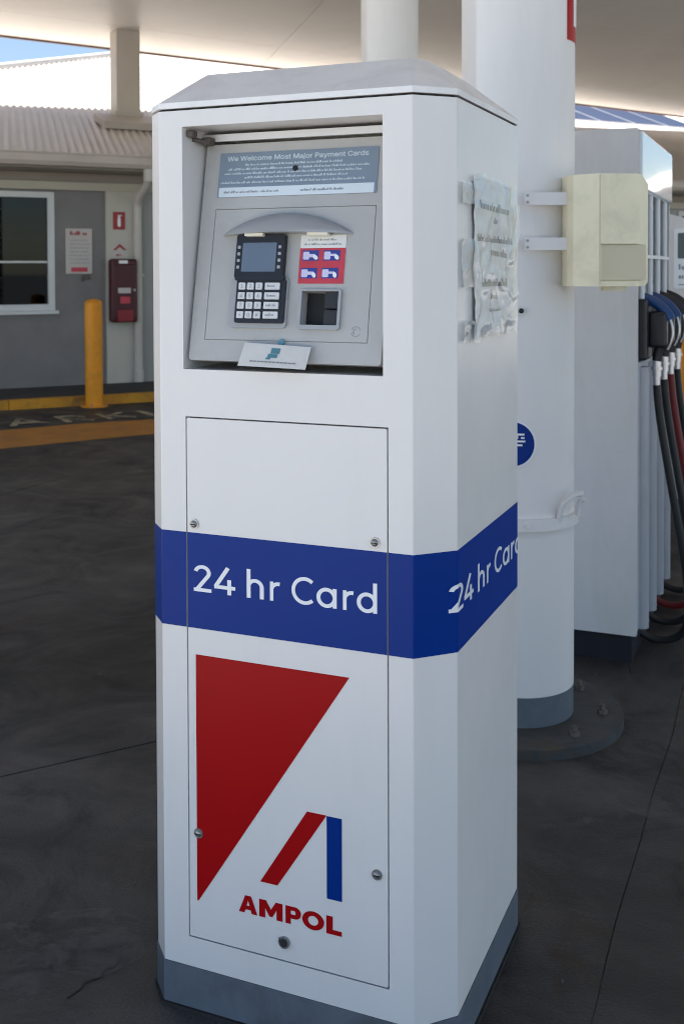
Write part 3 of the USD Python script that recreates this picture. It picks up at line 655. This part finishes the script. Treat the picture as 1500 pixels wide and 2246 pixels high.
# second pump farther along, only its edge in view
p2 = thing('fuel_pump', 'pale fuel pump with orange lower panel, farther off at the right edge', 'fuel pump', (.68, 4.8, 0))
part(p2, 'plinth', box(.43, .95, 4.55, 5.1, 0, .1), 'black_plastic')
part(p2, 'cabinet', slab(sg.Polygon([(.405, .1), (.98, .1), (.98, 1.60), (.62, 1.60), (.405, 1.665)]), (0, 5.15, 0), X, Z, 0, .63), 'pump_panel')
part(p2, 'orange_panel', slab(rect(.47, .55, .97, 1.20, .01), (0, 4.52, 0), X, Z, .001, .012), 'orange')
sf = part(p2, 'display', slab(rect(.43, 1.255, .95, 1.585, .01), (0, 4.52, 0), X, Z, .001, .010), 'rod_white')
part(sf, 'screen', slab(rect(.45, 1.42, .93, 1.56, .006), (0, 4.52, 0), X, Z, .0101, .012), 'pump_glass')
part(sf, 'print', slab(so.unary_union([rect(.455, 1.275, .90, 1.281), words(.455, .9, 1.31, .03, 41), words(.455, .9, 1.36, .03, 42)]), (0, 4.52, 0), X, Z, .0101, .0115), 'sign_blue', kind='stuff')

# ------------------------------------------------------------------ payment kiosk
AW, CH, DP = .488, .0588, .4796
kiosk = thing('payment_kiosk', 'white octagonal pay kiosk with blue 24 hr Card band and red logo', 'kiosk', (AW / 2, (DP + CH) / 2, 0))
LC = .041
octo = sg.Polygon([(0, 0), (AW, 0), (AW + CH, CH), (AW + CH, DP), (AW, DP + CH), (0, DP + CH), (-LC, DP), (-LC, LC)])
rocto = octo.buffer(-.005).buffer(.005, quad_segs=6)
part(kiosk, 'plinth', slab(rocto.buffer(.002, quad_segs=6), (0, 0, 0), X, Y, 0, .0826), 'base_gray', smooth=25)
part(kiosk, 'sealant_bead', slab(rocto.buffer(.007, quad_segs=4).difference(rocto.buffer(.001)), (0, 0, 0), X, Y, 0, .007), 'sealant')
bodym = man(slab(rocto, (0, 0, 0), X, Y, .083, 1.650))
bodym -= m3.Manifold.cube((.4349 - .0484, .35, 1.6205 - 1.1824)).translate((.0484, -.15, 1.1824))
bodym -= m3.Manifold.cube((.4441 - .0519, .17, 1.0966 - .1376)).translate((.0519, -.15, .1376))
kbody = part(kiosk, 'body', bodym, 'kiosk_white', smooth=25)
part(kiosk, 'shadow_gap', slab(rocto.buffer(-.006), (0, 0, 0), X, Y, 1.650, 1.6545), 'dark_gap')
# hipped cap
def lerp_cap():
    low = list(rocto.buffer(.001).simplify(.0002).exterior.coords)[:-1]
    top = sg.Polygon([(.008 + .03, .112), (AW - .021 - .03, .112), (AW - .021, .14), (AW - .021, .375), (AW - .05, .40), (.038, .40), (.008, .375), (.008, .14)])
    pts = [(x, y, 1.6545) for x, y in low] + [(x, y, 1.665) for x, y in low] + [(x, y, 1.733) for x, y in list(top.exterior.coords)[:-1]]
    return m3.Manifold.hull_points(np.array(pts, float))
kcap = part(kiosk, 'cap', lerp_cap(), 'cap_white', smooth=20)
part(kcap, 'knob', m3.Manifold.sphere(.018, 20).scale((1.2, 1, .8)).translate((.36, .37, 1.742)), 'bezel_gray', smooth=50)
# door
G = .0026
dr = part(kiosk, 'door', man(slab(rect(.0519 + G, .1376 + G, .4441 - G, 1.0966 - G, .003), (0, 0, 0), X, Z, -.016, .0)), 'kiosk_white')
part(kiosk, 'door_rebate', slab(rect(.0519, .1376, .4441, 1.0966), (0, 0, 0), X, Z, -.0199, -.0175), 'dark_gap')
ZB0, ZB1 = .7112, .8853
FT = .0006
part(dr, 'blue_band', slab(rect(.0519 + G, ZB0, .4441 - G, ZB1), (0, 0, 0), X, Z, .0001, FT), 'film_blue')
for ch, x0, x1 in CARD:
    part(dr, 'letter', slab(fit(glyph(ch), x0, x1, .7792, .0485), (0, 0, 0), X, Z, FT + .0001, FT + .0006), 'film_white')
part(dr, 'red_triangle', slab(sg.Polygon([(.0703, .6628), (.3722, .6628), (.0730, .2089), (.0703, .2089)]), (0, 0, 0), X, Z, .0001, FT), 'film_red')
part(dr, 'emblem_stroke', slab(sg.Polygon([(.2913, .4154), (.3288, .4154), (.2335, .2718), (.1993, .2718)]), (0, 0, 0), X, Z, .0001, FT), 'film_red', label='slanting red stroke of the emblem')
part(dr, 'emblem_stroke', slab(rect(.3288, .2698, .3573, .4147), (0, 0, 0), X, Z, .0001, FT), 'film_blue', label='upright blue stroke of the emblem')
am = [('A', .1562, .1932), ('M', .1972, .2430), ('P', .2490, .2790), ('O', .2815, .3232), ('L', .3276, .3564)]
for ch, x0, x1 in am:
    gl = heavy(ch)
    if ch == 'O': gl = sa.translate(gl, 0, .5)
    part(dr, 'letter', slab(fit(gl, x0, x1, .2085, .0315), (0, 0, 0), X, Z, .0001, FT), 'film_red')
for x, z in ((.0688, .9013), (.4195, .9003), (.0741, .3340), (.4222, .3315)):
    sc = part(dr, 'screw', cat([cyl((x, 0, z), (x, -.0018, z), .0092, 18), m3.Manifold.sphere(.0068, 16).scale((1, .55, 1)).translate((x, -.0018, z))]), 'steel', smooth=40)
    part(sc, 'slot', box(x - .0055, x + .0055, -.0064, -.0052, z - .0008, z + .0008), 'dark_gap')
lk = part(dr, 'lock', cyl((.2468, 0, .1734), (.2468, -.004, .1734), .0105, 20), 'steel', smooth=40)
part(lk, 'keyhole', slab(so.unary_union([disc(.2468, .1734, .0072, 6), rect(.2375, .1735, .2395, .182)]), (0, 0, 0), X, Z, .0041, .0046), 'dark_gap')
# blue film on the body: front margins, chamfers, sides, back chamfer
c45 = np.array([1, 1, 0]) / math.sqrt(2); cl45 = np.array([1, -1, 0]) / math.sqrt(2)
CHL = CH * math.sqrt(2)
front = [slab(rect(.0025, ZB0, .0519, ZB1), (0, 0, 0), X, Z, .0001, FT), slab(rect(.4441, ZB0, AW - .0021, ZB1), (0, 0, 0), X, Z, .0001, FT)]
def ringband(r0, z0, z1):
    o = rocto.buffer(.0006, quad_segs=6).difference(rocto.buffer(.0001, quad_segs=6))
    return slab(o.difference(sg.box(.0519, -.1, .4441, .1)), (0, 0, 0), X, Y, z0, z1)
part(kbody, 'blue_band', ringband(0, ZB0, ZB1), 'film_blue', smooth=25)
# side lettering starts on the chamfer and runs round the back corner
kx = 1.30
SL = DP - CH
for ch, x0, x1 in CARD:
    g1 = fit(glyph(ch), -.0177 + (x0 - .0677) * kx, -.0177 + (x1 - .0677) * kx, .7800, .0475)
    ms = []
    for lo, hi, o_, ex_ in ((0, SL, (AW + CH, CH, 0), Y), (-1, 0, (AW + CH, CH, 0), c45), (SL, 2, (AW + CH, DP, 0), np.array([-1, 1, 0]) / math.sqrt(2))):
        q = g1.intersection(sg.box(lo, 0, hi, 2))
        if q.area > 1e-8:
            ms.append(slab(sa.translate(q, -SL if lo == SL else 0, 0), o_, ex_, Z, .0007, .0012))
    part(kbody, 'letter', cat(ms), 'film_white')

# terminal panel, leaning back inside the recess
PO = np.array([0, .006, 1.198]); PU = np.array([0, .1832, .9831]); PN = np.cross(X, PU)
def pan(poly, t0, t1): return slab(poly, PO, X, PU, t0, t1)
def pp(x, h, t=0): return PO + x * X + h * PU + t * PN
pm = man(pan(rect(.0555, .001, .4285, .4035, .006), -.022, 0))
ring = rect(.0845, .0385, .4020, .2803).difference(rect(.0858, .0398, .4007, .2790))
pm -= man(pan(ring, -.003, .01))
pm -= man(pan(rect(.2750, .0680, .3445, .1278), -.021, .01))
tp = part(kiosk, 'terminal_panel', pm, 'panel_gray')
part(kiosk, 'lit_ceiling_strip', box(.0490, .4343, .0755, .086, 1.6005, 1.6135), 'rod_white', label='white bar standing in for the lit recess ceiling above the terminal panel')  # added white bar, imitates the lit back of the recess ceiling
part(kiosk, 'latch', cat([rbox(.0488, .0640, .012, .030, 1.603, 1.616, .003), cyl((.0488, .035, 1.602), (.071, .062, 1.597), .0042, 10), rbox(.058, .076, .052, .074, 1.592, 1.607, .003)]), 'rust', smooth=40)
# information sign
sn = part(kiosk, 'information_sign', pan(rect(.0862, .3020, .4008, .3858, .002), .0002, .0016), 'sign_blue')
part(sn, 'white_strip', pan(rect(.0895, .3024, .3960, .3203), .0017, .0022), 'sign_strip')
tx = meshkit.text_mesh('We Welcome Most Major Payment Cards', .0074, .0004, bold=True)
b = tx.bounds
tx.apply_scale([(.382 - .102) / (b[1][0] - b[0][0]), 1.15, 1]); tx.apply_translation([.102 - tx.bounds[0][0], .3705, .0017])
T = np.eye(4); T[:3, 0], T[:3, 1], T[:3, 2], T[:3, 3] = X, PU, PN, PO
tx.apply_transform(T)
part(sn, 'lettering', tx, 'sign_text', kind='stuff')
fine = [words(.14, .335, .3605, .0042, 21), words(.105, .385, .3525, .0042, 22), words(.098, .372, .3445, .0042, 23), words(.14, .345, .3365, .0042, 24), words(.092, .378, .3275, .0042, 25)]
part(sn, 'print', pan(so.unary_union(fine), .0017, .0021), 'sign_text', kind='stuff')
part(sn, 'strip_print', pan(so.unary_union([words(.10, .215, .3095, .0045, 26), words(.255, .34, .3095, .0045, 27)]), .0023, .0026), 'gray_print', kind='stuff')
part(sn, 'camera_hole', pan(disc(.2422, .3518, .0052), .0022, .0034), 'black_deep')
# rain hood: a shallow dome
V, F = [], []
nx, nh = 41, 9
HC, HW, HB = .2345, .127, .2285
for i in range(nx):
    s = -1 + 2 * i / (nx - 1); x = HC + HW * s
    kk = max(1 - s * s, 0.0); top = HB + .0035 + .037 * kk; pr = .001 + .034 * kk ** .75
    for j in range(nh):
        ph = math.pi / 2 * j / (nh - 1)
        V.append(pp(x, HB + .0035 + (top - HB - .0035) * math.cos(ph) ** 1.1 if j < nh - 1 else HB + .0035, pr * math.sin(ph) ** .9 if j else -.001))
    V.append(pp(x, HB, pr)); V.append(pp(x, HB + .003, -.001))
nr = nh + 2
for i in range(nx - 1):
    for j in range(nr - 1):
        p_ = i * nr + j; F += [[p_, p_ + nr, p_ + nr + 1], [p_, p_ + nr + 1, p_ + 1]]
hd = part(kiosk, 'rain_hood', trimesh.Trimesh(np.array(V), np.array(F)[:, ::-1], process=False), 'bezel_gray', smooth=40)
for x0, x1 in ((.160, .197), (.283, .322)):
    part(hd, 'lamp', pan(rect(x0, .2245, x1, .2305, .002), .004, .021), 'lens')
# pin pad: screen block, keypad block, keys
pb = part(kiosk, 'pin_pad_bezel', pan(rect(.1315, .0610, .2475, .1515, .008), .0002, .005), 'bezel_gray')
pd = part(kiosk, 'pin_pad', cat([man(pan(rect(.1410, .1495, .2368, .2290, .004), .0002, .012)), man(pan(rect(.1478, .0692, .2440, .1478, .004), .0052, .011)), man(pan(rect(.1440, .1450, .2405, .1545, .003), .0052, .0135))]), 'black_plastic')
part(pd, 'screen', pan(rect(.1545, .1612, .2222, .2138, .002), .0121, .0126), 'screen')
for s_, x in ((0, .1450), (1, .2262)):
    for k in range(4):
        part(pd, 'side_key', pan(rect(x, .2030 - .0121 * k, x + .0055, .2085 - .0121 * k, .001), .0121, .0134), 'bezel_gray')
rows, cols = (.1348, .1175, .1003, .0832), (.1598, .1767, .1936)
kt = []
for i, h in enumerate(rows):
    for j, x in enumerate(cols):
        part(pd, 'key', pan(rect(x - .0066, h - .0062, x + .0066, h + .0062, .0015), .0111, .0140), 'key')
        tx = meshkit.text_mesh('123456789*0#'[i * 3 + j], .0062, .0002)
        tx.apply_translation([x - tx.bounds[:, 0].mean(), h - tx.bounds[:, 1].mean(), .0141]); tx.apply_transform(T); kt.append(tx)
    part(pd, 'key', pan(rect(.2056, h - .0062, .2345, h + .0062, .0015), .0111, .0140), 'key')
    kt.append(pan(words(.2105, .230, h - .0015, .0045, 60 + i), .0141, .0143))
part(pd, 'lettering', cat(kt), 'gray_print', kind='stuff')
# sticker with four card pictures
stk = part(kiosk, 'card_sticker', pan(rect(.2632, .1415, .3503, .2285, .001), .0002, .0008), 'paper')
part(stk, 'red_field', pan(rect(.2632, .1415, .3503, .2050), .0009, .0012), 'sticker_red')
part(stk, 'print', pan(so.unary_union([words(.277, .337, .2185, .004, 31), words(.27, .343, .2105, .004, 32)]), .0009, .0011), 'gray_print', kind='stuff')
pics = [(.2690, .1825, 0), (.3095, .1825, 1), (.2680, .1510, 2), (.3080, .1510, 3)]
for x, h, k in pics:
    pc = part(stk, 'picture', pan(rect(x, h, x + .031, h + .0185), .0013, .0015), 'sticker_blue')
    part(pc, 'card_shape', pan(so.unary_union([rect(x + .001, h + .002, x + .013, h + .016, .002), rect(x + .012, h + .006 + .002 * (k % 2), x + .024, h + .012)]), .0016, .0018), 'sticker_lilac')
    part(pc, 'hand_shape', pan(sa.rotate(sa.scale(disc(x + .025, h + .006, .004), 1.3, .9), -35 - 12 * k), .0019, .0021), 'film_white')
# card reader mouth
cb = pan(rect(.2685, .0600, .3495, .1310, .005).difference(rect(.2750, .0680, .3445, .1278)), .0002, .006)
rd = part(kiosk, 'card_reader', cb, 'bezel_gray')
part(rd, 'mouth', pan(rect(.2751, .0681, .3444, .1277), -.0212, -.0195), 'black_deep')
part(rd, 'reader_block', pan(so.unary_union([rect(.3165, .0690, .3440, .0950), rect(.3165, .0985, .3440, .1270)]), -.019, -.001), 'reader_gray')
part(kiosk, 'contactless_mark', pan(so.unary_union([sg.LineString(arc(.379, .0585, r, r, a0_, a0_ + 130)).buffer(.0007) for r, a0_ in ((.0085, 20), (.0085, 200), (.0045, 100))]), .0002, .0005), 'gray_print')
part(kiosk, 'panel_lock', cat([cyl(pp(.2406, .0365, 0), pp(.2406, .0365, .004), .006, 17)]), 'teal_print', smooth=40)

# paper card propped at the foot of the panel
pc = thing('paper_card', 'white paper card with teal print propped below the pin pad', 'card', pp(.235, .0, .012))
V, F = [], []
c00, c10, c11, c01 = (.1670, -.0085), (.2985, -.0115), (.3020, .0285), (.1727, .0338)
def cardpt(s, t_, off):
    q = (np.array(c00) * (1 - s) * (1 - t_) + np.array(c10) * s * (1 - t_) + np.array(c11) * s * t_ + np.array(c01) * (1 - s) * t_)
    return pp(q[0], q[1], .010 + .010 * (1 - t_) + .004 * math.sin(math.pi * s) + off)
def cardpatch(s0, s1, t0, t1, off, n=12):
    V, F = [], []
    for i in range(n + 1):
        for j in range(2):
            for o_ in (0, -.0006):
                V.append(cardpt(s0 + (s1 - s0) * i / n, (t0, t1)[j], off + o_))
    for i in range(n):
        p_, q_ = i * 4, (i + 1) * 4
        F += [[p_, q_, q_ + 2], [p_, q_ + 2, p_ + 2], [p_ + 1, q_ + 3, q_ + 1], [p_ + 1, p_ + 3, q_ + 3], [p_, q_ + 1, q_], [p_, p_ + 1, q_ + 1], [p_ + 2, q_ + 2, q_ + 3], [p_ + 2, q_ + 3, p_ + 3]]
    F += [[0, 2, 3], [0, 3, 1], [n * 4, n * 4 + 3, n * 4 + 2], [n * 4, n * 4 + 1, n * 4 + 3]]
    return trimesh.Trimesh(np.array(V), np.array(F), process=False)
sh = part(pc, 'sheet', cardpatch(0, 1, 0, 1, 0), 'paper')
part(sh, 'emblem', cat([cardpatch(.42, .56, .42, .58, .0008, 3), cardpatch(.45, .58, .60, .84, .0008, 3), cardpatch(.40, .47, .34, .42, .0008, 2)]), 'teal_print')
part(sh, 'print', cat([cardpatch(.17 + .057 * k, .17 + .057 * k + .045, .20, .255, .0008, 1) for k in range(12)]), 'gray_print', kind='stuff')

# crumpled notice in a plastic sleeve taped to the kiosk's right side
nt = thing('taped_notice', 'crumpled paper notice in clear plastic taped to the kiosk side', 'notice', (AW + CH, .29, 1.235))
def lift(y, z, k):
    p = np.stack([np.full_like(y, 1.7 * k), y * 9, z * 13], -1)
    f = meshkit.fbm(p, 3, 5); rdg = 1 - np.abs(2 * meshkit.fbm(p * 1.6 + 3.1, 2, 9) - 1)
    return .001 + .0055 * f + .0035 * rdg ** 4
def sheet(y0, y1, z0, z1, off, k, n=46, edge=0.0, crumple=0.0):
    yy, zz = np.meshgrid(np.linspace(y0, y1, n), np.linspace(z0, z1, n))
    yy = yy + edge * (meshkit.noise(np.stack([zz * 30, yy * 3, zz * 0], -1), 3) - .5); zz = zz + edge * (meshkit.noise(np.stack([yy * 25, zz * 3, yy * 0], -1), 4) - .5)
    xx = AW + CH + lift(yy, zz, k) + off
    if crumple:
        q = np.stack([yy * 11 + zz * 4, zz * 15 - yy * 5, yy * 0 + 2.2], -1)
        xx = xx + crumple * (np.abs(meshkit.noise(q, 21) - .5) + .5 * np.abs(meshkit.noise(q * 2.3, 22) - .5))
    v = np.stack([xx, yy, zz], -1).reshape(-1, 3); F = []
    for i in range(n - 1):
        for j in range(n - 1):
            a_ = i * n + j; F += [[a_, a_ + 1, a_ + n + 1], [a_, a_ + n + 1, a_ + n]]
    return trimesh.Trimesh(v, np.array(F), process=False)
part(nt, 'paper', sheet(.143, .412, 1.242, 1.520, 0, 1, edge=.010), 'notice_paper', smooth=35)
pr = []
for z0, y0, y1, sz, tl in ((1.470, .175, .385, .016, -.02), (1.446, .27, .30, .012, 0), (1.412, .165, .415, .013, -.01), (1.388, .255, .375, .016, -.05), (1.330, .195, .375, .014, 0), (1.306, .255, .305, .012, 0), (1.283, .24, .33, .006, 0)):
    pr.append((z0, y0, y1, sz, tl))
lines = []
for k, (z0, y0, y1, sz, tl) in enumerate(pr):
    w_ = words(y0, y1, 0, sz, 80 + k, gap=.25, lens=(4, 10))
    for gq in polys(w_):
        x0, h0, x1, h1 = gq.bounds
        lines.append(sheet(x0, x1, z0 + tl * (x0 - y0), z0 + tl * (x0 - y0) + (h1 - h0), .0009, 1, n=3))
part(nt, 'print', cat(lines), 'dark_print', kind='stuff')
part(nt, 'plastic_sleeve', sheet(.136, .445, 1.236, 1.530, .0016, 1, edge=.012, crumple=.0034), 'tape', smooth=25)
for y0, y1, z0, z1 in ((.066, .150, 1.475, 1.512), (.068, .150, 1.33, 1.415), (.070, .148, 1.238, 1.272), (.430, .466, 1.41, 1.49)):
    part(nt, 'tape', sheet(y0, y1, z0, z1, .0012, 1, n=16, edge=.006, crumple=.002), 'tape', smooth=25)
